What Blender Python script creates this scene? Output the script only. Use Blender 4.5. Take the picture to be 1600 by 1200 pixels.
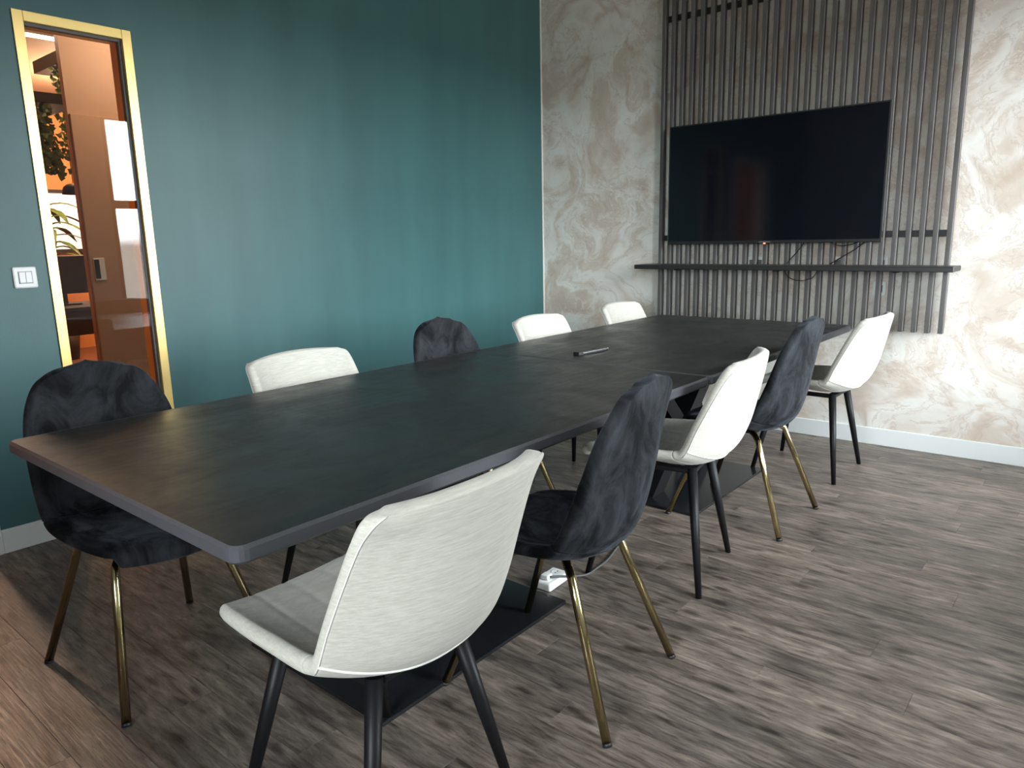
import bpy, bmesh, math, random
from mathutils import Vector, Matrix
random.seed(7)
for o in list(bpy.data.objects): bpy.data.objects.remove(o, do_unlink=True)
scn = bpy.context.scene
C = scn.collection
R = math.radians

# ------------------------------------------------------------------ camera
cam = bpy.data.cameras.new('camera'); cam.sensor_fit = 'HORIZONTAL'; cam.sensor_width = 36.0
cam.lens = 1133.12 / 1600 * 36.0; cam.clip_start = 0.02
co = bpy.data.objects.new('camera', cam); C.objects.link(co)
co.location = (3.4943, -4.5900, 1.2578)
co.rotation_euler = (R(78.6036), R(1.2293), R(39.6950))
scn.camera = co

# ------------------------------------------------------------------ view, world
vs = scn.view_settings
vs.view_transform = 'Standard'; vs.look = 'None'; vs.gamma = 1.0; vs.use_curve_mapping = False
vs.exposure = 0.3
SKY = 31.0
wd = bpy.data.worlds.new('sky'); scn.world = wd; wd.use_nodes = True
nt = wd.node_tree; nt.nodes.clear()
wo = nt.nodes.new('ShaderNodeOutputWorld'); bg = nt.nodes.new('ShaderNodeBackground')
tc = nt.nodes.new('ShaderNodeTexCoord'); sp = nt.nodes.new('ShaderNodeSeparateXYZ'); rp = nt.nodes.new('ShaderNodeValToRGB')
nt.links.new(tc.outputs['Generated'], sp.inputs[0]); nt.links.new(sp.outputs['Z'], rp.inputs[0])
rp.color_ramp.elements[0].position = 0.0; rp.color_ramp.elements[0].color = (.16, .16, .15, 1)
rp.color_ramp.elements[1].position = 0.02; rp.color_ramp.elements[1].color = (.86, .94, 1.0, 1)
nt.links.new(rp.outputs[0], bg.inputs[0]); bg.inputs[1].default_value = SKY
nt.links.new(bg.outputs[0], wo.inputs[0])

ROOM_X, ROOM_Y, CEIL = 4.2, -6.2, 3.1
WINS = [(-1.45, -0.10), (-2.95, -2.02)]      # daylight windows in the right wall (y range)
WZ0, WZ1 = 0.42, 2.54
for a, b in WINS:                                              # portals guide the sky light through the openings
    l = bpy.data.lights.new('window_portal', 'AREA'); l.shape = 'RECTANGLE'; l.size = WZ1 - WZ0; l.size_y = b - a
    l.cycles.is_portal = True
    lo = bpy.data.objects.new('window_portal', l); C.objects.link(lo)
    lo.location = (ROOM_X + .13, (a + b) / 2, (WZ0 + WZ1) / 2); lo.rotation_euler = (0, R(90), 0)

NX0, NX1, NZ0, NZ1 = 2.65, 3.9, .85, 2.40                        # extra unseen window in the near wall, added for fill light (x, z range)
l = bpy.data.lights.new('window_portal', 'AREA'); l.shape = 'RECTANGLE'; l.size = NX1 - NX0; l.size_y = NZ1 - NZ0; l.cycles.is_portal = True
lo = bpy.data.objects.new('window_portal', l); C.objects.link(lo); lo.location = ((NX0 + NX1) / 2, ROOM_Y - .11, (NZ0 + NZ1) / 2); lo.rotation_euler = (R(90), 0, 0)

# ------------------------------------------------------------------ materials
MATS = {}
def mat(name, col, rough=.5, metal=0, spec=.5):
    m = bpy.data.materials.new(name); m.use_nodes = True
    b = m.node_tree.nodes['Principled BSDF']
    b.inputs['Base Color'].default_value = (*col, 1); b.inputs['Roughness'].default_value = rough
    b.inputs['Metallic'].default_value = metal; b.inputs['Specular IOR Level'].default_value = spec
    MATS[name] = m
    return m
def nodes(m): return m.node_tree, m.node_tree.nodes['Principled BSDF']
def N(t, kind, **kw):
    n = t.nodes.new(kind)
    for k, v in kw.items():
        if k in n.inputs: n.inputs[k].default_value = v
        else: setattr(n, k, v)
    return n
def ramp(t, stops):
    n = t.nodes.new('ShaderNodeValToRGB'); e = n.color_ramp.elements
    while len(e) < len(stops): e.new(.5)
    for x, (p, c) in zip(e, stops): x.position = p; x.color = (*c, 1)
    return n
def L(t, a, b): t.links.new(a, b)
def coords(t, scale=(1, 1, 1), kind='Object', rot=(0, 0, 0)):
    tcn = t.nodes.new('ShaderNodeTexCoord'); mp = t.nodes.new('ShaderNodeMapping')
    mp.inputs['Scale'].default_value = scale; mp.inputs['Rotation'].default_value = rot
    L(t, tcn.outputs[kind], mp.inputs[0]); return mp.outputs[0]
def bump(t, b, h, s, d=.002):
    n = t.nodes.new('ShaderNodeBump'); n.inputs['Strength'].default_value = s; n.inputs['Distance'].default_value = d
    L(t, h, n.inputs['Height']); L(t, n.outputs[0], b.inputs['Normal'])

# green wall paint: satin, faint vertical bands of window light put into the colour
m = mat('green_paint', (.042, .118, .122), .42, spec=.4); t, b = nodes(m)
v = coords(t, (.001, 2.2, .35)); n = N(t, 'ShaderNodeTexNoise', Scale=2.2, Detail=3.0); L(t, v, n.inputs[0])
r = ramp(t, [(.3, (.038, .106, .110)), (.7, (.046, .128, .131))]); L(t, n.outputs[0], r.inputs[0]); L(t, r.outputs[0], b.inputs['Base Color'])
n2 = N(t, 'ShaderNodeTexNoise', Scale=160.0, Detail=3.0); L(t, coords(t), n2.inputs[0]); bump(t, b, n2.outputs[0], .12)

# swirled plaster-look wall covering
m = mat('marbled_wall', (.5, .45, .4), .38, spec=.4); t, b = nodes(m)
v = coords(t, (1, 1, 1))
w1 = N(t, 'ShaderNodeTexNoise', Scale=1.5, Detail=4.0, Distortion=1.2); L(t, v, w1.inputs[0])
add = N(t, 'ShaderNodeMixRGB', blend_type='ADD'); add.inputs[0].default_value = .55; L(t, v, add.inputs[1]); L(t, w1.outputs['Color'], add.inputs[2])
n1 = N(t, 'ShaderNodeTexNoise', Scale=2.3, Detail=7.0, Roughness=.55, Distortion=1.6); L(t, add.outputs[0], n1.inputs[0])
r1 = ramp(t, [(.26, (.50, .385, .30)), (.42, (.60, .52, .445)), (.52, (.70, .655, .605)), (.62, (.75, .73, .69)), (.78, (.60, .52, .44))]); L(t, n1.outputs[0], r1.inputs[0])
n3 = N(t, 'ShaderNodeTexNoise', Scale=3.4, Detail=5.0, Roughness=.6, Distortion=2.6); L(t, add.outputs[0], n3.inputs[0])
ab = N(t, 'ShaderNodeMath', operation='SUBTRACT'); L(t, n3.outputs[0], ab.inputs[0]); ab.inputs[1].default_value = .5
ab2 = N(t, 'ShaderNodeMath', operation='ABSOLUTE'); L(t, ab.outputs[0], ab2.inputs[0])
r2 = ramp(t, [(0, (1, 1, 1)), (.012, (.55, .55, .55)), (.035, (0, 0, 0))]); L(t, ab2.outputs[0], r2.inputs[0])
n4 = N(t, 'ShaderNodeTexNoise', Scale=1.7, Detail=2.0); L(t, v, n4.inputs[0])
r4 = ramp(t, [(.45, (0, 0, 0)), (.65, (1, 1, 1))]); L(t, n4.outputs[0], r4.inputs[0])
mu = N(t, 'ShaderNodeMath', operation='MULTIPLY'); L(t, r2.outputs[0], mu.inputs[0]); L(t, r4.outputs[0], mu.inputs[1])
mu2 = N(t, 'ShaderNodeMath', operation='MULTIPLY'); L(t, mu.outputs[0], mu2.inputs[0]); mu2.inputs[1].default_value = .6
mx = N(t, 'ShaderNodeMixRGB'); L(t, mu2.outputs[0], mx.inputs[0]); L(t, r1.outputs[0], mx.inputs[1]); mx.inputs[2].default_value = (.84, .82, .77, 1)
# fine dark creases
n5 = N(t, 'ShaderNodeTexNoise', Scale=2.2, Detail=6.0, Roughness=.65, Distortion=2.0); L(t, add.outputs[0], n5.inputs[0])
a5 = N(t, 'ShaderNodeMath', operation='SUBTRACT'); L(t, n5.outputs[0], a5.inputs[0]); a5.inputs[1].default_value = .47
a6 = N(t, 'ShaderNodeMath', operation='ABSOLUTE'); L(t, a5.outputs[0], a6.inputs[0])
r5 = ramp(t, [(0, (.5, .5, .5)), (.02, (0, 0, 0))]); L(t, a6.outputs[0], r5.inputs[0])
mx2 = N(t, 'ShaderNodeMixRGB'); L(t, r5.outputs[0], mx2.inputs[0]); L(t, mx.outputs[0], mx2.inputs[1]); mx2.inputs[2].default_value = (.46, .36, .28, 1)
L(t, mx2.outputs[0], b.inputs['Base Color']); bump(t, b, n1.outputs[0], .10, .01)

# floor boards
m = mat('floor_board', (.12, .1, .09), .42, spec=.45); t, b = nodes(m)
oi = t.nodes.new('ShaderNodeObjectInfo'); tcn = t.nodes.new('ShaderNodeTexCoord')
cb = N(t, 'ShaderNodeMath', operation='MULTIPLY'); L(t, oi.outputs['Random'], cb.inputs[0]); cb.inputs[1].default_value = 37.0
va = N(t, 'ShaderNodeVectorMath', operation='ADD'); L(t, tcn.outputs['Object'], va.inputs[0]); L(t, cb.outputs[0], va.inputs[1])
mp = N(t, 'ShaderNodeMapping'); mp.inputs['Scale'].default_value = (5.0, 30, 1); L(t, va.outputs[0], mp.inputs[0])
g1 = N(t, 'ShaderNodeTexNoise', Scale=1.6, Detail=8.0, Roughness=.62, Distortion=.5); L(t, mp.outputs[0], g1.inputs[0])
r1 = ramp(t, [(.28, (.040, .033, .030)), (.43, (.140, .121, .109)), (.56, (.215, .190, .172)), (.74, (.35, .31, .275))]); L(t, g1.outputs[0], r1.inputs[0])
mp2 = N(t, 'ShaderNodeMapping'); mp2.inputs['Scale'].default_value = (2.2, 6, 1); L(t, va.outputs[0], mp2.inputs[0])
g2 = N(t, 'ShaderNodeTexNoise', Scale=1.8, Detail=3.0); L(t, mp2.outputs[0], g2.inputs[0])
r2 = ramp(t, [(.32, (.62, .60, .60)), (.6, (1.08, 1.05, 1.02))]); L(t, g2.outputs[0], r2.inputs[0])
m1 = N(t, 'ShaderNodeMixRGB', blend_type='MULTIPLY'); m1.inputs[0].default_value = 1; L(t, r1.outputs[0], m1.inputs[1]); L(t, r2.outputs[0], m1.inputs[2])
r3 = ramp(t, [(0, (.68, .655, .64)), (.5, (.86, .82, .785)), (1, (1.02, .965, .91))]); L(t, oi.outputs['Random'], r3.inputs[0])
m2 = N(t, 'ShaderNodeMixRGB', blend_type='MULTIPLY'); m2.inputs[0].default_value = 1; L(t, m1.outputs[0], m2.inputs[1]); L(t, r3.outputs[0], m2.inputs[2])
# knots
mp3 = N(t, 'ShaderNodeMapping'); mp3.inputs['Scale'].default_value = (4, 11, 1); L(t, va.outputs[0], mp3.inputs[0])
vo = N(t, 'ShaderNodeTexVoronoi', Scale=.8); vo.voronoi_dimensions = '2D'; L(t, mp3.outputs[0], vo.inputs[0])
r4 = ramp(t, [(.05, (.25, .235, .22)), (.15, (1, 1, 1))]); L(t, vo.outputs['Distance'], r4.inputs[0])
m3 = N(t, 'ShaderNodeMixRGB', blend_type='MULTIPLY'); m3.inputs[0].default_value = .8; L(t, m2.outputs[0], m3.inputs[1]); L(t, r4.outputs[0], m3.inputs[2])
# fine dark pores and pale scratches along the grain
mp6 = N(t, 'ShaderNodeMapping'); mp6.inputs['Scale'].default_value = (16, 110, 1); L(t, va.outputs[0], mp6.inputs[0])
g6 = N(t, 'ShaderNodeTexNoise', Scale=1.5, Detail=5.0, Roughness=.7); L(t, mp6.outputs[0], g6.inputs[0])
r7 = ramp(t, [(.30, (.50, .48, .47)), (.48, (1, 1, 1)), (.62, (1.05, 1.05, 1.05)), (.75, (1.35, 1.33, 1.30))]); L(t, g6.outputs[0], r7.inputs[0])
m4 = N(t, 'ShaderNodeMixRGB', blend_type='MULTIPLY'); m4.inputs[0].default_value = 1; L(t, m3.outputs[0], m4.inputs[1]); L(t, r7.outputs[0], m4.inputs[2])
L(t, m4.outputs[0], b.inputs['Base Color'])
mp5 = N(t, 'ShaderNodeMapping'); mp5.inputs['Scale'].default_value = (4, 90, 1); L(t, va.outputs[0], mp5.inputs[0])
g5 = N(t, 'ShaderNodeTexNoise', Scale=2.0, Detail=4.0); L(t, mp5.outputs[0], g5.inputs[0])
r6 = ramp(t, [(.3, (.34, .34, .34)), (.7, (.52, .52, .52))]); L(t, g5.outputs[0], r6.inputs[0]); L(t, r6.outputs[0], b.inputs['Roughness'])
bump(t, b, g5.outputs[0], .35, .0015)

# table top: near-black stained oak
m = mat('black_oak', (.02, .019, .018), .40, spec=.5); t, b = nodes(m)
v = coords(t, (22, 1.6, 4)); n = N(t, 'ShaderNodeTexNoise', Scale=2.0, Detail=6.0, Roughness=.6); L(t, v, n.inputs[0])
r = ramp(t, [(.35, (.016, .0158, .0155)), (.65, (.029, .028, .027))]); L(t, n.outputs[0], r.inputs[0]); L(t, r.outputs[0], b.inputs['Base Color'])
r = ramp(t, [(.3, (.34, .34, .34)), (.7, (.46, .46, .46))]); L(t, n.outputs[0], r.inputs[0])
nw = N(t, 'ShaderNodeTexNoise', Scale=5.0, Detail=6.0, Roughness=.65, Distortion=.8); L(t, coords(t), nw.inputs[0])
rw = ramp(t, [(.40, (.88, .88, .88)), (.66, (1.22, 1.22, 1.22))]); L(t, nw.outputs[0], rw.inputs[0])
mw = N(t, 'ShaderNodeMixRGB', blend_type='MULTIPLY'); mw.inputs[0].default_value = 1; L(t, r.outputs[0], mw.inputs[1]); L(t, rw.outputs[0], mw.inputs[2]); L(t, mw.outputs[0], b.inputs['Roughness'])
bump(t, b, n.outputs[0], .12, .001)

# stained slats
m = mat('slat_wood', (.05, .045, .04), .45, spec=.4); t, b = nodes(m)
v = coords(t, (30, 30, 1.4)); n = N(t, 'ShaderNodeTexNoise', Scale=1.6, Detail=5.0); L(t, v, n.inputs[0])
r = ramp(t, [(.35, (.062, .058, .056)), (.65, (.120, .112, .107))]); L(t, n.outputs[0], r.inputs[0]); L(t, r.outputs[0], b.inputs['Base Color'])
bump(t, b, n.outputs[0], .15, .001)

# cream woven upholstery
m = mat('cream_fabric', (.72, .70, .64), .85, spec=.15); t, b = nodes(m)
v = coords(t, (40, 9, 160)); n = N(t, 'ShaderNodeTexNoise', Scale=1.6, Detail=4.0, Roughness=.7); L(t, v, n.inputs[0])
r = ramp(t, [(.3, (.40, .382, .335)), (.7, (.535, .515, .462))]); L(t, n.outputs[0], r.inputs[0]); L(t, r.outputs[0], b.inputs['Base Color'])
b.inputs['Sheen Weight'].default_value = .15; bump(t, b, n.outputs[0], .3, .0012)
mat('cream_thread', (.66, .65, .61), .8, spec=.2)

# crushed black-blue velvet
m = mat('black_velvet', (.01, .01, .012), .75, spec=.12); t, b = nodes(m)
v = coords(t, (1, 1, .6)); n = N(t, 'ShaderNodeTexNoise', Scale=8.0, Detail=8.0, Roughness=.68, Distortion=1.1); L(t, v, n.inputs[0])
r = ramp(t, [(.40, (.0035, .004, .005)), (.62, (.024, .0255, .029))]); L(t, n.outputs[0], r.inputs[0]); L(t, r.outputs[0], b.inputs['Base Color'])
r = ramp(t, [(.40, (.03, .03, .03)), (.65, (.42, .42, .42))]); L(t, n.outputs[0], r.inputs[0]); L(t, r.outputs[0], b.inputs['Sheen Weight'])
b.inputs['Sheen Roughness'].default_value = .45; b.inputs['Sheen Tint'].default_value = (.28, .315, .38, 1)
bump(t, b, n.outputs[0], .2, .002)

mat('gold_frame', (.80, .58, .22), .32, metal=.75)
mat('brass', (.47, .385, .20), .16, metal=1)
mat('edge_grey', (.062, .063, .070), .38)
mat('black_metal', (.006, .006, .007), .45, spec=.22)
mat('black_lacquer', (.012, .013, .015), .16, spec=.5)
mat('steel_edge', (.55, .55, .56), .25, metal=1)
mat('white_paint', (.74, .76, .76), .4)
mat('white_plastic', (.82, .82, .80), .35)
mat('ceiling_white', (.75, .74, .71), .8)
mat('tv_screen', (.004, .005, .008), .09, spec=.35)
mat('tv_shell', (.012, .012, .013), .4)
mat('silver', (.7, .7, .7), .25, metal=1)
mat('black_plastic', (.013, .013, .014), .4)
mat('grey_cable', (.08, .08, .08), .5)
mat('grey_frame', (.10, .10, .10), .5)
mat('black_shelf', (.018, .017, .017), .42)
mat('orange_paint', (.68, .30, .10), .6)
mat('orange_door', (.50, .31, .205), .5)
mat('brown_floor', (.20, .09, .05), .45)
mat('corridor_ceiling', (.36, .22, .14), .8)
mat('dark_desk', (.025, .02, .018), .5)
mat('grey_panel', (.16, .14, .13), .6)
m = mat('ivy_leaf', (.045, .085, .02), .5); t, b = nodes(m)
n = N(t, 'ShaderNodeTexNoise', Scale=14.0); L(t, coords(t), n.inputs[0])
r = ramp(t, [(.35, (.035, .07, .016)), (.65, (.13, .20, .045))]); L(t, n.outputs[0], r.inputs[0]); L(t, r.outputs[0], b.inputs['Base Color'])
def emis(name, col, s):
    m = bpy.data.materials.new(name); m.use_nodes = True; b = m.node_tree.nodes['Principled BSDF']
    b.inputs['Base Color'].default_value = (*col, 1); b.inputs['Emission Color'].default_value = (*col, 1); b.inputs['Emission Strength'].default_value = s
    MATS[name] = m
emis('lamp_warm', (1, .62, .32), 14); emis('led_red', (1, .15, .08), 4)
# clear pane: transparent with a mirror coat by Fresnel
m = bpy.data.materials.new('pane_glass'); m.use_nodes = True; t = m.node_tree; t.nodes.clear(); MATS['pane_glass'] = m
o_ = t.nodes.new('ShaderNodeOutputMaterial'); mxs = t.nodes.new('ShaderNodeMixShader'); tr = t.nodes.new('ShaderNodeBsdfTransparent'); gl = t.nodes.new('ShaderNodeBsdfGlossy'); fr = t.nodes.new('ShaderNodeFresnel')
tr.inputs[0].default_value = (.95, .95, .94, 1); gl.inputs['Roughness'].default_value = .01; fr.inputs[0].default_value = 1.5
L(t, fr.outputs[0], mxs.inputs[0]); L(t, tr.outputs[0], mxs.inputs[1]); L(t, gl.outputs[0], mxs.inputs[2]); L(t, mxs.outputs[0], o_.inputs[0])

# ------------------------------------------------------------------ mesh helpers
def link_mesh(name, me, material, parent=None, smooth=False):
    o = bpy.data.objects.new(name, me); C.objects.link(o)
    if material: me.materials.append(MATS[material])
    if smooth:
        for p in me.polygons: p.use_smooth = True
    if parent: o.parent = parent
    return o
def from_bm(name, bm, material, parent=None, smooth=False):
    bmesh.ops.recalc_face_normals(bm, faces=bm.faces)
    me = bpy.data.meshes.new(name); bm.to_mesh(me); bm.free()
    return link_mesh(name, me, material, parent, smooth)
def bm_box(bm, x0, x1, y0, y1, z0, z1, bev=0, seg=1):
    r_ = bmesh.ops.create_cube(bm, size=1)
    vs_ = r_['verts']
    for v_ in vs_: v_.co = Vector((x0 + (v_.co.x + .5) * (x1 - x0), y0 + (v_.co.y + .5) * (y1 - y0), z0 + (v_.co.z + .5) * (z1 - z0)))
    if bev:
        es = {e for v_ in vs_ for e in v_.link_edges}
        bmesh.ops.bevel(bm, geom=list(es), offset=bev, segments=seg, affect='EDGES', profile=.5)
def box(name, x0, x1, y0, y1, z0, z1, material, parent=None, bev=0, seg=1):
    bm = bmesh.new(); bm_box(bm, x0, x1, y0, y1, z0, z1, bev, seg); return from_bm(name, bm, material, parent)
def boxes(name, lst, material, parent=None, bev=0):
    bm = bmesh.new()
    for q in lst: bm_box(bm, *q, bev)
    return from_bm(name, bm, material, parent)
def tube_data(path, rad, n=12, cap=True, closed=False):
    P = [Vector(p) for p in path]; k = len(P); rad = rad if isinstance(rad, (list, tuple)) else [rad] * k
    V, F = [], []; up = None
    for i, p in enumerate(P):
        tg = ((P[min(i + 1, k - 1)] - P[i]).normalized() + (P[i] - P[max(i - 1, 0)]).normalized())
        tg.normalize()
        if up is None: up = tg.orthogonal().normalized()
        up = (up - tg * up.dot(tg)).normalized(); s = tg.cross(up)
        for j in range(n):
            a = 2 * math.pi * j / n; V.append(p + (up * math.cos(a) + s * math.sin(a)) * rad[i])
    for i in range(k - 1):
        for j in range(n): F.append((i * n + j, i * n + (j + 1) % n, (i + 1) * n + (j + 1) % n, (i + 1) * n + j))
    if cap: F.append(tuple(range(n))[::-1]); F.append(tuple((k - 1) * n + j for j in range(n)))
    return V, F
def tube(name, path, rad, material, parent=None, n=12):
    V, F = tube_data(path, rad, n); me = bpy.data.meshes.new(name); me.from_pydata(V, [], F)
    o = link_mesh(name, me, material, parent, True)
    for p in me.polygons:
        if len(p.vertices) > 4: p.use_smooth = False
    return o
def lathe(name, prof, material, parent=None, n=24):
    V, F = [], []
    for (r_, z) in prof:
        for j in range(n): a = 2 * math.pi * j / n; V.append((r_ * math.cos(a), r_ * math.sin(a), z))
    for i in range(len(prof) - 1):
        for j in range(n): F.append((i * n + j, i * n + (j + 1) % n, (i + 1) * n + (j + 1) % n, (i + 1) * n + j))
    me = bpy.data.meshes.new(name); me.from_pydata(V, [], F); return link_mesh(name, me, material, parent, True)
def smooth_path(pts, n=6):
    P = [Vector(p) for p in pts]; out = []
    for i in range(len(P) - 1):
        p0, p1, p2, p3 = P[max(i - 1, 0)], P[i], P[i + 1], P[min(i + 2, len(P) - 1)]
        for k in range(n):
            t_ = k / n; out.append(.5 * (2 * p1 + (p2 - p0) * t_ + (2 * p0 - 5 * p1 + 4 * p2 - p3) * t_ ** 2 + (3 * p1 - p0 - 3 * p2 + p3) * t_ ** 3))
    out.append(P[-1]); return out
def tag(o, label, cat=None, group=None, kind=None):
    if label: o['label'] = label
    if cat: o['category'] = cat
    if group: o['group'] = group
    if kind: o['kind'] = kind
    return o
def thing(name, label, cat, loc=(0, 0, 0), rz=0, group=None):
    o = bpy.data.objects.new(name, None); C.objects.link(o); o.empty_display_size = .1
    o.location = loc; o.rotation_euler = (0, 0, rz); return tag(o, label, cat, group)
def struct(o, label=None): return tag(o, label, kind='structure')
def copy_tree(o, parent=None):
    c = o.copy(); C.objects.link(c); c.parent = parent
    for ch in list(o.children): copy_tree(ch, c)
    return c

# ------------------------------------------------------------------ room shell
T = .12
fl = struct(box('floor', -T, ROOM_X + .2, ROOM_Y - .2, .2, -.06, -.008, 'dark_desk'), 'dark grey-brown wood plank floor')
PW, PL = .12, 1.22
plank_mesh = {}
def plank(x0, x1, y0):
    ln = round(x1 - x0, 3)
    if ln not in plank_mesh:
        bm = bmesh.new(); bm_box(bm, 0, ln - .0007, 0, PW - .0007, -.009, 0, .0005)
        bmesh.ops.recalc_face_normals(bm, faces=bm.faces)
        me = bpy.data.meshes.new('plank'); bm.to_mesh(me); bm.free(); me.materials.append(MATS['floor_board']); plank_mesh[ln] = me
    o = bpy.data.objects.new('plank', plank_mesh[ln]); C.objects.link(o); o.parent = fl; o.location = (x0, y0, 0)
row = 0; y = -PW
while y > ROOM_Y - PW:
    x = -[.20, .62, 1.0, .38, .85, .08][row % 6] - random.choice([0, .1, .2])
    while x < ROOM_X:
        a, b_ = max(x, 0), min(x + PL, ROOM_X)
        if b_ - a > .03: plank(round(a, 2), round(b_, 2), y)
        x += PL
    y -= PW; row += 1
struct(box('ceiling', -T, ROOM_X + .2, ROOM_Y - .2, .2, CEIL, CEIL + .1, 'ceiling_white'), 'plain white ceiling')
struct(box('wall_back', -T, ROOM_X + .2, 0, .12, 0, CEIL, 'marbled_wall'), 'beige marbled wall covering behind the screen')
struct(boxes('wall_near', [(-T, NX0, ROOM_Y - .12, ROOM_Y, 0, CEIL), (NX1, ROOM_X + .2, ROOM_Y - .12, ROOM_Y, 0, CEIL), (NX0, NX1, ROOM_Y - .12, ROOM_Y, 0, NZ0), (NX0, NX1, ROOM_Y - .12, ROOM_Y, NZ1, CEIL)], 'white_paint'), 'white wall behind the camera')
w = bpy.data.objects.new('window_6', None); C.objects.link(w); w.location = ((NX0 + NX1) / 2, ROOM_Y - .06, NZ0); struct(w, 'grey framed daylight window behind the camera')
h = (NX1 - NX0) / 2; H = NZ1 - NZ0
boxes('window_frame', [(-h, -h + .06, -.03, .03, 0, H), (h - .06, h, -.03, .03, 0, H), (-h, h, -.03, .03, 0, .06), (-h, h, -.03, .03, H - .06, H)], 'grey_frame', w)
box('window_pane', -h + .03, h - .03, -.004, .004, .03, H - .03, 'pane_glass', w)
GY0, GY1, GZ = -3.458, -3.000, 2.190        # gold sidelight
DY0, DY1, DZ = -4.72, -3.80, 2.08           # doorway
struct(boxes('wall_left', [(-T, 0, GY1, 0, 0, CEIL), (-T, 0, DY1, GY0, 0, CEIL), (-T, 0, GY0, GY1, GZ, CEIL), (-T, 0, DY0, DY1, DZ, CEIL), (-T, 0, ROOM_Y, DY0, 0, CEIL)], 'green_paint'), 'deep green painted wall')
# right wall with daylight windows
segs = []; ys = [0]
for a, b_ in WINS: segs += [(ROOM_X, ROOM_X + .2, a, b_, 0, WZ0), (ROOM_X, ROOM_X + .2, a, b_, WZ1, CEIL)]; ys += [b_, a]
ys.append(ROOM_Y)
for i in range(0, len(ys), 2): segs.append((ROOM_X, ROOM_X + .2, ys[i + 1], ys[i], 0, CEIL))
struct(boxes('wall_right', segs, 'white_paint'), 'white wall with daylight windows')
for i, (a, b_) in enumerate(WINS):
    w = bpy.data.objects.new('window_%d' % (i + 2), None); C.objects.link(w); w.location = (ROOM_X + .08, (a + b_) / 2, WZ0); struct(w, 'grey framed daylight window')
    h = (b_ - a) / 2; H = WZ1 - WZ0
    boxes('window_frame', [(-.03, .03, -h, -h + .06, 0, H), (-.03, .03, h - .06, h, 0, H), (-.03, .03, -h, h, 0, .06), (-.03, .03, -h, h, H - .06, H), (-.025, .025, -h, h, 1.21, 1.29)], 'grey_frame', w)
    box('window_pane', -.004, .004, -h + .03, h - .03, .03, H - .03, 'pane_glass', w)
# skirting
struct(box('baseboard_back', 0, ROOM_X, -.014, 0, 0, .1025, 'white_paint', bev=.003), 'white skirting board under the marbled wall')
struct(boxes('baseboard_left', [(0, .014, GY1, -.014, 0, .1025), (0, .014, -3.778, GY0, 0, .1025)], 'white_paint', bev=.003), 'white skirting board under the green wall')
struct(box('trim_1', 0, .006, -.010, 0, .1025, CEIL, 'cream_thread'), 'thin pale corner strip between green and marbled walls')
# doorway casing
d = bpy.data.objects.new('door_1', None); C.objects.link(d); struct(d, 'white painted door frame in the green wall')
for q in [(-T - .015, .015, DY1 - .02, DY1 + .022, 0, DZ + .022), (-T - .015, .015, DY0 - .022, DY0 + .02, 0, DZ + .022), (-T - .015, .015, DY0 + .02, DY1 - .02, DZ - .02, DZ + .022)]:
    box('door_casing', *q, 'white_paint', d, .003)
# gold framed sidelight
w = bpy.data.objects.new('window_1', None); C.objects.link(w); struct(w, 'tall narrow interior window in a gold frame')
fw = .040
for q in [(GY0, GY0 + fw, 0, GZ), (GY1 - fw, GY1, 0, GZ), (GY0 + fw, GY1 - fw, GZ - fw, GZ), (GY0 + fw, GY1 - fw, 0, fw)]:
    box('frame_member', -T - .006, .008, *q, 'gold_frame', w, .0015)
for q in [(GY1 - fw - .010, GY1 - fw, fw, GZ - fw), (GY0 + fw, GY1 - fw - .010, GZ - fw - .010, GZ - fw)]:
    box('glazing_bead', -.040, -.012, *q, 'grey_frame', w)
box('glass_pane', -.024, -.016, GY0 + fw, GY1 - fw, fw, GZ - fw, 'pane_glass', w)

# light switch
s = thing('light_switch', 'white double light switch on the green wall beside the gold window', 'switch', (0, -3.547, 1.14))
box('cover_plate', 0, .008, -.043, .043, -.043, .043, 'white_plastic', s, .006, 3)
for k in (-1, 1): box('rocker', .006, .012, .001 if k > 0 else -.023, .023 if k > 0 else -.001, -.022, .022, 'white_plastic', s, .0012)
boxes('rocker_gap', [(.0075, .0085, -.0255, -.0235, -.025, .025), (.0075, .0085, .0235, .0255, -.025, .025), (.0075, .0085, -.0255, .0255, .0225, .0245), (.0075, .0085, -.0255, .0255, -.0245, -.0225)], 'grey_frame', s)

# ------------------------------------------------------------------ slat screen, shelf, television
sc = thing('slat_screen', 'tall screen of dark vertical wooden slats fixed to the marbled wall', 'wall panel', (1.905, 0, .69))
NS = 27; SW, SD0, SD1 = .025, -.056, -.018
bm = bmesh.new(); bm_box(bm, -SW / 2, SW / 2, SD0, SD1, 0, CEIL - .70, .0015)
me_s = bpy.data.meshes.new('slat'); bmesh.ops.recalc_face_normals(bm, faces=bm.faces); bm.to_mesh(me_s); bm.free(); me_s.materials.append(MATS['slat_wood'])
for i in range(NS):
    o = bpy.data.objects.new('slat', me_s); C.objects.link(o); o.parent = sc; o.location = (1.046 + i * (2.765 - 1.046) / (NS - 1) - 1.905, 0, 0)
for z in (2.605, 1.215): box('batten', 1.036 - 1.905, 2.775 - 1.905, -.018, -.0005, z - .69, z + .036 - .69, 'black_shelf', sc)
sh = thing('wall_shelf', 'long thin black floating shelf below the television', 'shelf', (1.9, -.0595, 1.035))
bm = bmesh.new(); bm_box(bm, .965 - 1.9, 2.835 - 1.9, -.205, 0.003, 0, .028, .004)
from_bm('board', bm, 'black_shelf', sh)
for x in (1.25, 1.9, 2.55): box('bracket', x - 1.9 - .012, x - 1.9 + .012, -.16, .0, -.008, .001, 'black_metal', sh)
tv = thing('television', 'large black flat screen television on the slatted screen', 'television', (1.788, -.0565, 1.192))
W_, H_ = 1.313 / 2, .750
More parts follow.
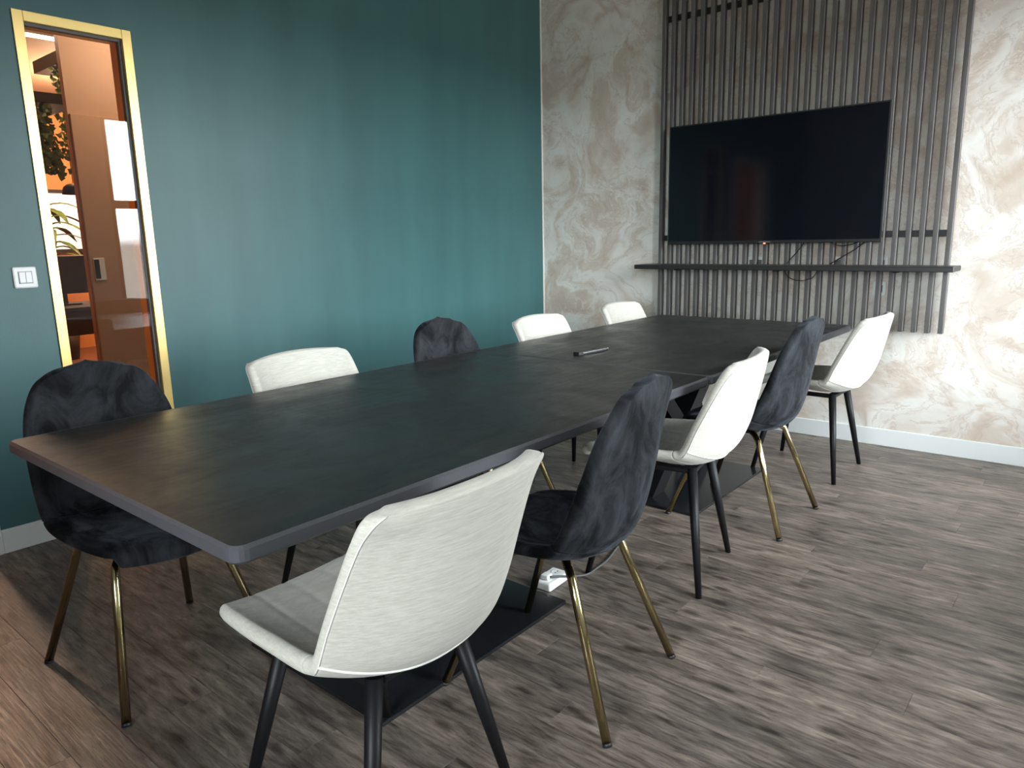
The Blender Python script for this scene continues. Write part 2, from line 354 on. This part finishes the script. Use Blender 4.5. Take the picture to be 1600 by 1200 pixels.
boxes('housing', [(-W_, W_, -.052, -.028, 0, H_), (-.42, .42, -.028, -.012, .10, .62)], 'tv_shell', tv, .002)
box('screen', -W_ + .008, W_ - .008, -.0532, -.0515, .018, H_ - .008, 'tv_screen', tv)
for q in (-W_ - .002, W_): box('edge_trim', q, q + .002, -.053, -.030, 0, H_, 'steel_edge', tv)
box('status_light', -.006, .006, -.0535, -.0515, -.004, .003, 'led_red', tv)
box('brand_plate', -.035, .035, -.0532, -.0515, .004, .012, 'grey_frame', tv)
boxes('wall_bracket', [(-.25, .25, -.014, .0, .15, .19), (-.25, .25, -.014, .0, .5, .54), (-.2, -.16, -.014, .0, .1, .6), (.16, .2, -.014, .0, .1, .6)], 'black_metal', tv)
def cable(label, pts, r=.0032, m_='black_plastic', name='cable'):
    return tag(tube(name, smooth_path(pts), r, m_, None, 8), label, 'cable')
cable('black cable slanting from television to shelf, left of the two', [(2.02, -.075, 1.20), (1.985, -.068, 1.15), (1.94, -.062, 1.10), (1.915, -.062, 1.066)])
cable('black cable slanting from television to shelf, right of the two', [(2.36, -.075, 1.20), (2.30, -.068, 1.15), (2.22, -.062, 1.10), (2.17, -.062, 1.066)])
cable('thin black cable loop hanging below television near its right end', [(2.16, -.07, 1.20), (2.19, -.068, 1.178), (2.24, -.066, 1.172), (2.30, -.066, 1.185), (2.33, -.07, 1.20)], .0025)
cable('thin black cable loop hanging below the shelf board', [(1.90, -.06, 1.032), (1.93, -.062, .985), (2.0, -.062, .965), (2.07, -.062, .985), (2.10, -.06, 1.032)], .0025)
def socket(x, z, label, w_=.07):
    q = thing('wall_socket', label, 'socket', (x, -.0005, z), 0, 'sockets behind the slats')
    box('face_plate', -w_ / 2, w_ / 2, -.010, 0, -.04, .04, 'white_plastic', q, .003); box('recess', -w_ / 4, w_ / 4, -.0112, -.0098, -.02, .02, 'grey_panel', q)
socket(2.432, 1.068, 'white wall socket between slats just above shelf at its right')
socket(2.432, .925, 'white wall socket between slats just under shelf at its right')
socket(1.70, 1.068, 'white wall socket between slats above shelf left of centre', .16)
socket(2.19, 1.068, 'white wall socket between slats above shelf right of centre', .10)

# ------------------------------------------------------------------ tables
def slab(name, hx, hy, z0, z1, rad, ch, material, parent, band=None):
    """rounded rectangle with chamfered top and bottom edges"""
    pts = []
    for sx, sy, a0 in ((1, 1, 0), (-1, 1, 90), (-1, -1, 180), (1, -1, 270)):
        for k in range(6):
            a = R(a0 + 90 * k / 5); pts.append((sx * (hx - rad), sy * (hy - rad), math.cos(a), math.sin(a)))
    V, F = [], []; n = len(pts)
    for z, i in ((z0, ch), (z0 + ch, 0), (z1 - ch, 0), (z1, ch)):
        for cx, cy, c_, s_ in pts: V.append((cx + c_ * (rad - i), cy + s_ * (rad - i), z))
    for l_ in range(3):
        for j in range(n): F.append((l_ * n + j, l_ * n + (j + 1) % n, (l_ + 1) * n + (j + 1) % n, (l_ + 1) * n + j))
    F.append(tuple(range(n))[::-1]); F.append(tuple(3 * n + j for j in range(n)))
    me = bpy.data.meshes.new(name); me.from_pydata(V, [], F); o = link_mesh(name, me, material, parent)
    if band:
        V, F = [], []; e = .0006
        for z, i in ((z0 - .0002, ch), (z0 + ch, -e), (z1 - ch, -e), (z1 + .0003, ch), (z1 - ch, ch + .004), (z0 + ch, ch + .004)):
            for cx, cy, c_, s_ in pts: V.append((cx + c_ * (rad - i), cy + s_ * (rad - i), z))
        for l_ in range(6):
            for j in range(n): F.append((l_ * n + j, l_ * n + (j + 1) % n, ((l_ + 1) % 6) * n + (j + 1) % n, ((l_ + 1) % 6) * n + j))
        me = bpy.data.meshes.new('edge_band'); me.from_pydata(V, [], F); link_mesh('edge_band', me, band, o)
    return o
def table(label, x, y0, y1):
    yc = (y0 + y1) / 2; t_ = thing('conference_table', label, 'table', (x, yc, 0), 0, 'two tables pushed end to end')
    slab('tabletop', 1.166 / 2, (y1 - y0) / 2, .716, .750, .028, .006, 'black_oak', t_, 'edge_grey')
    pl = slab('base_plate', .32, .415, 0, .012, .004, .0012, 'black_lacquer', t_); pl.location = (0, -.02, 0)
    for sgn in (-1, 1):
        bm = bmesh.new(); c_ = Vector((0, 0, .36)); dv = Vector((0, sgn * .86, .70)); ln = dv.length; dv.normalize(); nv = Vector((1, 0, 0)).cross(dv)
        vv = []
        w0 = .040
        ax = .05
        off = sgn * .012
        q = []
        # flat bar clipped to horizontal ends
        k = w0 / abs(nv.z)
        for z_, yy in ((.012, -sgn * .30), (.704, sgn * .44)):
            hw = w0 / math.sin(math.atan2(.70, .74))
            for dx, dy in ((-ax, -hw), (ax, -hw), (ax, hw), (-ax, hw)): vv.append(bm.verts.new((dx + off, yy + dy, z_)))
        for f in ((3, 2, 1, 0), (4, 5, 6, 7), (0, 1, 5, 4), (1, 2, 6, 5), (2, 3, 7, 6), (3, 0, 4, 7)): bm.faces.new([vv[i] for i in f])
        from_bm('crossed_leg', bm, 'black_metal', t_)
    box('top_rail', -.26, .26, -.62, .62, .704, .7158, 'black_metal', t_)
    return t_
table('black wooden conference table nearer the camera, empty top', 1.809, -4.016, -2.153)
table('black wooden conference table nearer the television wall, with remote on top', 1.809, -2.149, -.362)

rc = thing('remote_control', 'slim black and silver remote control lying on the far table', 'remote', (1.724, -1.926, .7502), math.atan2(.204, .020))
box('body', -.102, .102, -.017, .017, 0, .016, 'black_plastic', rc, .003, 2)
box('silver_strip', -.072, .101, -.0185, -.0165, .008, .0135, 'silver', rc)
box('button_pad', .01, .03, -.006, .006, .0155, .018, 'black_plastic', rc, .001)

# ------------------------------------------------------------------ chairs
def spl(knots, s):
    k = len(knots); s = min(max(s, 0), k - 1); i = min(int(s), k - 2); f = s - i
    p = [knots[min(max(j, 0), k - 1)] for j in (i - 1, i, i + 1, i + 2)]
    return [.5 * (2 * b_ + (c_ - a) * f + (2 * a - 5 * b_ + 4 * c_ - d_) * f * f + (3 * b_ - a - 3 * c_ + d_) * f ** 3) for a, b_, c_, d_ in zip(*p)]
class Shell:
    def __init__(s, P, E, p=2.2): s.P, s.E, s.p = P, E, p
    def at(s, u, v):
        px, pz = spl(s.P, v); ex, ez, w_ = spl(s.E, v); g = abs(u) ** s.p
        return Vector((px + (ex - px) * g, w_ * u, pz + (ez - pz) * g))
    def nrm(s, u, v):
        e = .02; V1 = len(s.P) - 1
        du = s.at(min(u + e, 1), v) - s.at(max(u - e, -1), v); dv = s.at(u, min(v + e, V1)) - s.at(u, max(v - e, 0))
        n = du.cross(dv); n.normalize()
        return -n if (n.z + n.x) < 0 else n           # towards the sitter
    def mesh(s, name, v0, v1, nu, nv, th, material, parent, dent=None, ends=(1, 1), thick=None):
        us = [math.sin(math.pi / 2 * (-1 + 2 * i / nu)) * .35 + (-1 + 2 * i / nu) * .65 for i in range(nu + 1)]
        vv = [v0 + (v1 - v0) * (j / nv) for j in range(nv + 1)]
        fr_, bk = {}, {}; V = []
        for j, v in enumerate(vv):
            for i, u in enumerate(us):
                p, n = s.at(u, v), s.nrm(u, v); t_ = th if thick is None else thick(u, v)
                q = dent(u, v) if dent else 0
                fr_[i, j] = len(V); V.append(p + n * (t_ / 2 - q)); bk[i, j] = len(V); V.append(p - n * t_ / 2)
        F = []
        for j in range(nv):
            for i in range(nu):
                F.append((fr_[i, j], fr_[i + 1, j], fr_[i + 1, j + 1], fr_[i, j + 1])); F.append((bk[i, j], bk[i, j + 1], bk[i + 1, j + 1], bk[i + 1, j]))
        ring = [(i, 0) for i in range(nu)] + [(nu, j) for j in range(nv)] + [(i, nv) for i in range(nu, 0, -1)] + [(0, j) for j in range(nv, 0, -1)]
        mid = []
        for (i, j) in ring:
            p = (V[fr_[i, j]] + V[bk[i, j]]) / 2; out = Vector((0, 0, 0))
            ii = min(max(i, 1), nu - 1); jj = min(max(j, 1), nv - 1)
            if i in (0, nu): out += (p - (V[fr_[ii, j]] + V[bk[ii, j]]) / 2).normalized()
            if j in (0, nv):
                k_ = ends[0 if j == 0 else 1]; out += (p - (V[fr_[i, jj]] + V[bk[i, jj]]) / 2).normalized() * k_
            if out.length > 1: out.normalize()
            mid.append(len(V)); V.append(p + out * th * .42)
        m_ = len(ring)
        for k in range(m_):
            a, b_ = ring[k], ring[(k + 1) % m_]; c_, d_ = mid[k], mid[(k + 1) % m_]
            F.append((fr_[a], c_, d_, fr_[b_])); F.append((bk[a], bk[b_], d_, c_))
        bm = bmesh.new(); bv = [bm.verts.new(q) for q in V]
        for f in F: bm.faces.new([bv[i] for i in f])
        o = from_bm(name, bm, material, parent, True)
        sd = o.modifiers.new('smooth', 'SUBSURF'); sd.levels = 1; sd.render_levels = 1
        return o

WP = [(.236, .450), (.228, .474), (.17, .482), (.08, .472), (-.03, .460), (-.12, .455), (-.195, .466), (-.262, .51), (-.302, .59), (-.325, .68), (-.343, .77), (-.350, .815), (-.353, .842)]
WE = [(.213, .470, .190), (.213, .494, .203), (.165, .503, .216), (.08, .508, .226), (-.01, .513, .233), (-.085, .516, .238), (-.13, .521, .240), (-.158, .537, .240), (-.19, .612, .236), (-.23, .70, .231), (-.272, .785, .226), (-.299, .824, .220), (-.314, .838, .196)]
white_shell = Shell(WP, WE)
def white_chair():
    r_ = thing('white_chair', 'cream fabric chair', 'chair', group='cream chairs around the tables')
    def quilt(u, v):
        d_ = 0
        if abs(u) < .93:
            for uu in (-.62, -.21, .21, .62): d_ = max(d_, math.exp(-((u - uu) / .022) ** 2))
            for v_ in (2.1, 3.2, 4.3, 5.3): d_ = max(d_, math.exp(-((v - v_) / .07) ** 2))
        return d_ * .0022
    seat = white_shell.mesh('seat', 0, 5.85, 48, 60, .034, 'cream_fabric', r_, quilt, (1, .1))
    def quilt2(u, v):
        d_ = 0
        if abs(u) < .93 and v < 11.6:
            for uu in (-.55, 0, .55): d_ = max(d_, math.exp(-((u - uu) / .03) ** 2))
        return d_ * .003
    back = white_shell.mesh('backrest', 5.85, 12, 40, 40, .034, 'cream_fabric', r_, quilt2, (.1, 1))
    pts = []
    for i in range(41):
        u = -.99 + 1.98 * i / 40; v = 6.62 + .5 * u * u
        pts.append(white_shell.at(u, v) - white_shell.nrm(u, v) * .0175)
    tube('piping', pts, .0028, 'cream_thread', back, 6)
    for s_ in (-1, 1):
        q = []
        for i in range(30):
            v = 6.7 + 5.0 * i / 29; n = white_shell.nrm(s_ * .99, v); q.append(white_shell.at(s_ * .992, v) - n * .0165)
        tube('edge_seam', q, .0016, 'cream_thread', back, 5)
    for tx, fx in ((-.155, -.22), (.125, .205)):
        for s_ in (-1, 1):
            tube('leg', [(tx, s_ * .114, .440), ((tx + fx) / 2, s_ * .1645, .22), (fx, s_ * .215, 0)], [.0185, .0155, .0105], 'black_metal', r_, 14)
    boxes('support_frame', [(-.165, .14, .098, .130, .422, .440), (-.165, .14, -.130, -.098, .422, .440), (-.17, -.13, -.10, .10, .422, .438), (.10, .14, -.10, .10, .422, .438)], 'black_metal', r_, .003)
    return r_
BP = [(.247, .412), (.243, .436), (.19, .448), (.10, .441), (0, .430), (-.09, .426), (-.152, .440), (-.197, .482), (-.224, .56), (-.240, .66), (-.252, .76), (-.262, .85), (-.267, .888), (-.268, .907)]
BE = [(.192, .420, .158), (.190, .442, .172), (.152, .458, .196), (.085, .466, .212), (.01, .471, .219), (-.05, .476, .222), (-.095, .487, .222), (-.125, .525, .222), (-.155, .595, .220), (-.186, .68, .214), (-.214, .765, .200), (-.242, .836, .170), (-.256, .877, .132), (-.265, .901, .062)]
black_shell = Shell(BP, BE, 2.0)
def black_chair():
    r_ = thing('black_velvet_chair', 'black velvet chair', 'chair', group='black velvet chairs around the tables')
    seat = black_shell.mesh('seat', 0, 6.4, 36, 40, .034, 'black_velvet', r_, None, (1, 0))
    back = black_shell.mesh('backrest', 6.4, 13, 36, 40, .034, 'black_velvet', r_, None, (0, 1))
    for sx in (-1, 1):
        for s_ in (-1, 1):
            path = smooth_path([(sx * .03, s_ * .045, .404), (sx * .085, s_ * .115, .404), (sx * .118, s_ * .150, .385)], 5) + [Vector((sx * .135, s_ * .160, .335)), Vector((sx * .255, s_ * .228, .006))]
            lg = tube('leg', path, .0122, 'brass', r_, 14)
            tube('foot_cap', [(sx * .2535, s_ * .2272, .010), (sx * .2568, s_ * .2290, 0)], .0126, 'black_plastic', lg, 12)
    boxes('mount_plate', [(-.075, .075, -.085, .085, .396, .412)], 'black_metal', r_, .003)
    return r_
WCH = [((2.321, -3.698), 181.5, 'cream fabric chair nearest the camera, seen from behind'),
       ((2.222, -2.203), 190, 'cream fabric chair between the two black chairs on the window side'),
       ((2.277, -.662), 179, 'cream fabric chair on the window side, closest to the marbled wall'),
       ((1.421, -2.994), 3.5, 'cream fabric chair against green wall side, between two black chairs, only back showing'),
       ((1.440, -1.520), 4, 'cream fabric chair back by the green wall just before the corner'),
       ((1.435, -.690), 3, 'farthest cream fabric chair back in front of the marbled wall left of slats')]
BCH = [((2.348, -3.024), 187.4, 'black velvet chair with brass legs right behind the nearest cream chair'),
       ((2.27, -1.494), 179.5, 'black velvet chair with brass legs between two cream chairs, window side, far'),
       ((1.318, -3.722), 2.0, 'black velvet chair with brass legs in front of the gold framed window'),
       ((1.405, -2.275), 3, 'black velvet chair back at middle of the green wall')]
for make, spots in ((white_chair, WCH), (black_chair, BCH)):
    proto = make()
    for i, ((x, y), a, lab) in enumerate(spots):
        o = proto if i == 0 else copy_tree(proto)
        o['label'] = lab
    allc = [o for o in C.objects if o.parent is None and o.type == 'EMPTY' and o.get('category') == 'chair' and o.name.startswith(proto.name.split('.')[0])]
    byl = {o['label']: o for o in allc}
    for (x, y), a, lab in spots: byl[lab].location = (x, y, 0); byl[lab].rotation_euler = (0, 0, R(a))

# ------------------------------------------------------------------ power block on the floor
ps = thing('power_block', 'white socket block lying on the floor under the tables', 'power strip', (1.997, -2.60, 0), R(93))
bm = bmesh.new(); bm_box(bm, -.066, .066, -.038, .038, 0, .032, .008, 3); from_bm('body', bm, 'white_plastic', ps)
for x in (-.030, .034):
    o = lathe('socket_well', [(.001, .0322), (.019, .0322), (.021, .0326), (.021, .030)], 'white_plastic', ps); o.location = (x, 0, 0)
    boxes('pin_hole', [(x - .010, x - .006, -.002, .002, .0320, .0334), (x + .006, x + .010, -.002, .002, .0320, .0334)], 'black_plastic', ps)
box('plug', -.048, -.014, -.016, .016, .0335, .052, 'white_plastic', ps, .005, 2)
cable('dark power cable running from the white socket block across the floor', [(2.016, -2.632, .044), (2.035, -2.60, .040), (2.045, -2.53, .015), (2.067, -2.465, .0046), (2.066, -2.40, .0046), (2.060, -2.32, .0046), (2.033, -2.21, .0046), (1.99, -2.06, .0046), (1.90, -1.87, .0046), (1.86, -1.72, .0046)], .0042, 'grey_cable', 'floor_cable')

# ------------------------------------------------------------------ the orange room behind the green wall
CX0, CY1, CC = -6.6, .2, 2.95
struct(box('floor_corridor', CX0, -T, ROOM_Y, CY1, -.06, 0, 'brown_floor'), 'brown floor of the room behind the glass')
struct(box('ceiling_corridor', CX0, -T, ROOM_Y, CY1, CC, CC + .1, 'corridor_ceiling'), 'ceiling of the room behind the glass')
OW = (-2.05, -1.15, 1.05, 1.72)
struct(boxes('wall_corridor_far', [(CX0 - .1, CX0, ROOM_Y, CY1, 0, CC)], 'orange_paint'), 'orange wall far behind the glass')
struct(box('wall_corridor_side', CX0, -T, CY1, CY1 + .1, 0, CC, 'orange_paint'), 'orange side wall behind the glass')
struct(box('wall_corridor_near', CX0, -T, ROOM_Y - .1, ROOM_Y, 0, CC, 'orange_paint'), 'orange near wall behind the glass')
struct(box('wall_corridor_partition', -1.55, -1.50, -2.745, CY1, 0, CC, 'orange_door'), 'brown orange partition behind the glass')
dr = bpy.data.objects.new('door_2', None); C.objects.link(dr); dr.location = (-1.5, -2.42, 0); struct(dr, 'closed brown orange door behind the glass')
box('door_leaf', 0, .02, -.32, .58, .01, 2.05, 'orange_door', dr, .003)
hd = box('pull_handle', .02, .030, -.30, -.235, 1.05, 1.19, 'white_plastic', dr, .003); box('finger_recess', .0295, .0306, -.298, -.268, 1.06, 1.18, 'dark_desk', hd)
# planters, ivy
def ivy(parent, strands, seed):
    rnd = random.Random(seed); V, F = [], []
    for (x, y, z, ln, n, spread) in strands:
        for k in range(n):
            f = k / n; c_ = Vector((x + rnd.gauss(0, spread), y + rnd.gauss(0, spread), z - ln * f - rnd.random() * .02))
            s_ = rnd.uniform(.022, .042); ax = Vector((rnd.uniform(.4, 1), rnd.uniform(-.6, .6), rnd.uniform(-.2, .6))).normalized()
            e1 = ax.orthogonal().normalized(); e1.rotate(Matrix.Rotation(rnd.uniform(0, 6.28), 3, ax)); e2 = ax.cross(e1); i0 = len(V)
            for a, q in ((0, 1.0), (50, .55), (95, .85), (150, .5), (180, .35), (210, .5), (265, .85), (310, .55)):
                V.append(c_ + (e1 * math.cos(R(a)) + e2 * math.sin(R(a))) * s_ * q + ax * (.006 if a in (0, 180) else -.003))
            F.append(tuple(range(i0, i0 + 8)))
    me = bpy.data.meshes.new('foliage'); me.from_pydata(V, [], F); o = link_mesh('foliage', me, 'ivy_leaf', parent); o['kind'] = 'stuff'; return o
p1 = thing('hanging_planter', 'black planter beam near ceiling with thin trailing ivy behind the glass', 'planter', (-3.5, -1.98, 2.72))
box('trough', -.35, .35, -.12, .5, 0, .10, 'black_shelf', p1, .004)
for x in (-.25, .25): tube('rod', [(x, .15, .10), (x, .15, CC - 2.72)], .006, 'black_metal', p1, 8)
ivy(p1, [(.10, -.10, .02, .78, 46, .022), (.2, -.07, .02, .5, 24, .03), (0, -.03, .02, .85, 40, .035)], 3)
p2 = thing('hanging_planter', 'black planter beam with dense bushy ivy behind the glass', 'planter', (-2.7, -2.60, 2.25))
box('trough', -.30, .30, -.25, .27, 0, .07, 'black_shelf', p2, .004)
for x in (-.25, .25): tube('rod', [(x, -.15, .07), (x, -.15, CC - 2.25)], .006, 'black_metal', p2, 8)
ivy(p2, [(.26, -.02, 0, .40, 170, .042), (.28, .04, 0, .46, 120, .036), (.26, -.08, 0, .44, 150, .045), (.28, .10, -.26, .24, 26, .03)], 5)
# pendant lamp, window-like lit picture of leaves, desk, ceiling strip
pe = thing('pendant_lamp', 'black dome pendant lamp hanging behind the glass', 'lamp', (-4.15, -1.80, 1.745))
lathe('lamp_shade', [(.10, 0), (.098, .03), (.085, .065), (.055, .09), (.015, .1), (.001, .1)], 'black_metal', pe); tube('lamp_cord', [(0, 0, .1), (0, 0, CC - 1.745)], .004, 'black_plastic', pe, 8)
cs = thing('ceiling_strip_light', 'glowing linear light on the ceiling behind the glass', 'ceiling light', (-3.4, -2.15, CC - .03))
box('housing', -.06, .06, -.6, .6, .005, .03, 'white_plastic', cs); box('diffuser', -.05, .05, -.58, .58, 0, .006, 'lamp_warm', cs)
emis('daylight_panel', (.9, .97, 1.0), .5)
wp = bpy.data.objects.new('window_5', None); C.objects.link(wp); wp.location = (CX0 + .01, -1.25, 1.2); struct(wp, 'bright window far behind the glass')
boxes('window_frame', [(-.01, .04, -.55, -.50, 0, .75), (-.01, .04, .5, .55, 0, .75), (-.01, .04, -.5, .5, 0, .04), (-.01, .04, -.5, .5, .71, .75), (-.01, .04, -.18, -.14, .04, .71)], 'dark_desk', wp); box('window_pane', 0, .012, -.5, .5, .04, .71, 'daylight_panel', wp)
pp = thing('potted_palm', 'dark leafy potted plant standing before the far window behind the glass', 'plant', (-5.7, -1.55, 0))
lathe('pot', [(.001, 0), (.13, 0), (.17, .32), (.16, .32), (.14, .28), (.001, .28)], 'dark_desk', pp); tube('stem', [(0, 0, .28), (.02, 0, .9), (0, .02, 1.4)], .015, 'dark_desk', pp, 8)
rnd = random.Random(11)
for k in range(26):
    a = k * 2.4; V, F = [], []; z0 = 1.08 + .026 * k; dx, dy = math.cos(a), math.sin(a); ln = .45
    for i in range(7):
        f = i / 6; w_ = .05 * math.sin(math.pi * min(f * .9 + .08, 1)); r_ = ln * f; zz = z0 + .22 * f - .35 * f * f
        V += [(dx * r_ - dy * w_, dy * r_ + dx * w_, zz), (dx * r_, dy * r_, zz + .012), (dx * r_ + dy * w_, dy * r_ - dx * w_, zz)]
    for i in range(6):
        for j in (0, 1): F.append((3 * i + j, 3 * i + j + 1, 3 * i + j + 4, 3 * i + j + 3))
    me = bpy.data.meshes.new('leaf'); me.from_pydata(V, [], F); link_mesh('leaf', me, 'ivy_leaf', pp)
dk = thing('desk', 'dark office desk standing behind the glass', 'desk', (-4.0, -2.05, 0))
box('desk_top', -.4, .4, -.8, .8, .70, .735, 'dark_desk', dk, .003); boxes('side_panel', [(-.38, .38, -.78, -.74, 0, .70)], 'dark_desk', dk); boxes('side_panel', [(-.38, .38, .74, .78, 0, .70)], 'dark_desk', dk); box('back_panel', .30, .33, -.74, .74, .48, .70, 'dark_desk', dk)
mo = thing('monitor', 'black monitor standing on the desk behind the glass', 'monitor', (-4.05, -2.05, .735))
box('screen_housing', -.02, .02, -.3, .3, .10, .45, 'black_plastic', mo, .006); box('stand_foot', -.1, .1, -.12, .12, 0, .012, 'black_plastic', mo, .003); box('stand_neck', -.015, .015, -.03, .03, .012, .12, 'black_plastic', mo)
# warm lamps of that room, and an added fill
def lamp(loc, e, kind='POINT', size=.12, col=(1, .70, .46), aim=None, ang=60, blend=.3, name='warm_lamp'):
    l = bpy.data.lights.new(name, kind); l.energy = e; l.color = col; l.shadow_soft_size = size
    o = bpy.data.objects.new(name, l); C.objects.link(o); o.location = loc
    if kind == 'SPOT':
        l.spot_size = R(ang); l.spot_blend = blend; o.rotation_euler = (Vector(aim) - Vector(loc)).to_track_quat('-Z', 'Y').to_euler()
lamp((-2.6, -3.63, 2.7), 150, 'SPOT', .07, (1, .64, .42), (0.9, -4.50, 0), 46, .5)
lamp((-4.6, -1.3, 2.6), 200, size=.2); lamp((-.8, -2.2, 2.6), 34, size=.15); lamp((-2.3, -2.95, 2.78), 12, size=.15)  # the last, weakest point is an unseen fill added to light the ivy
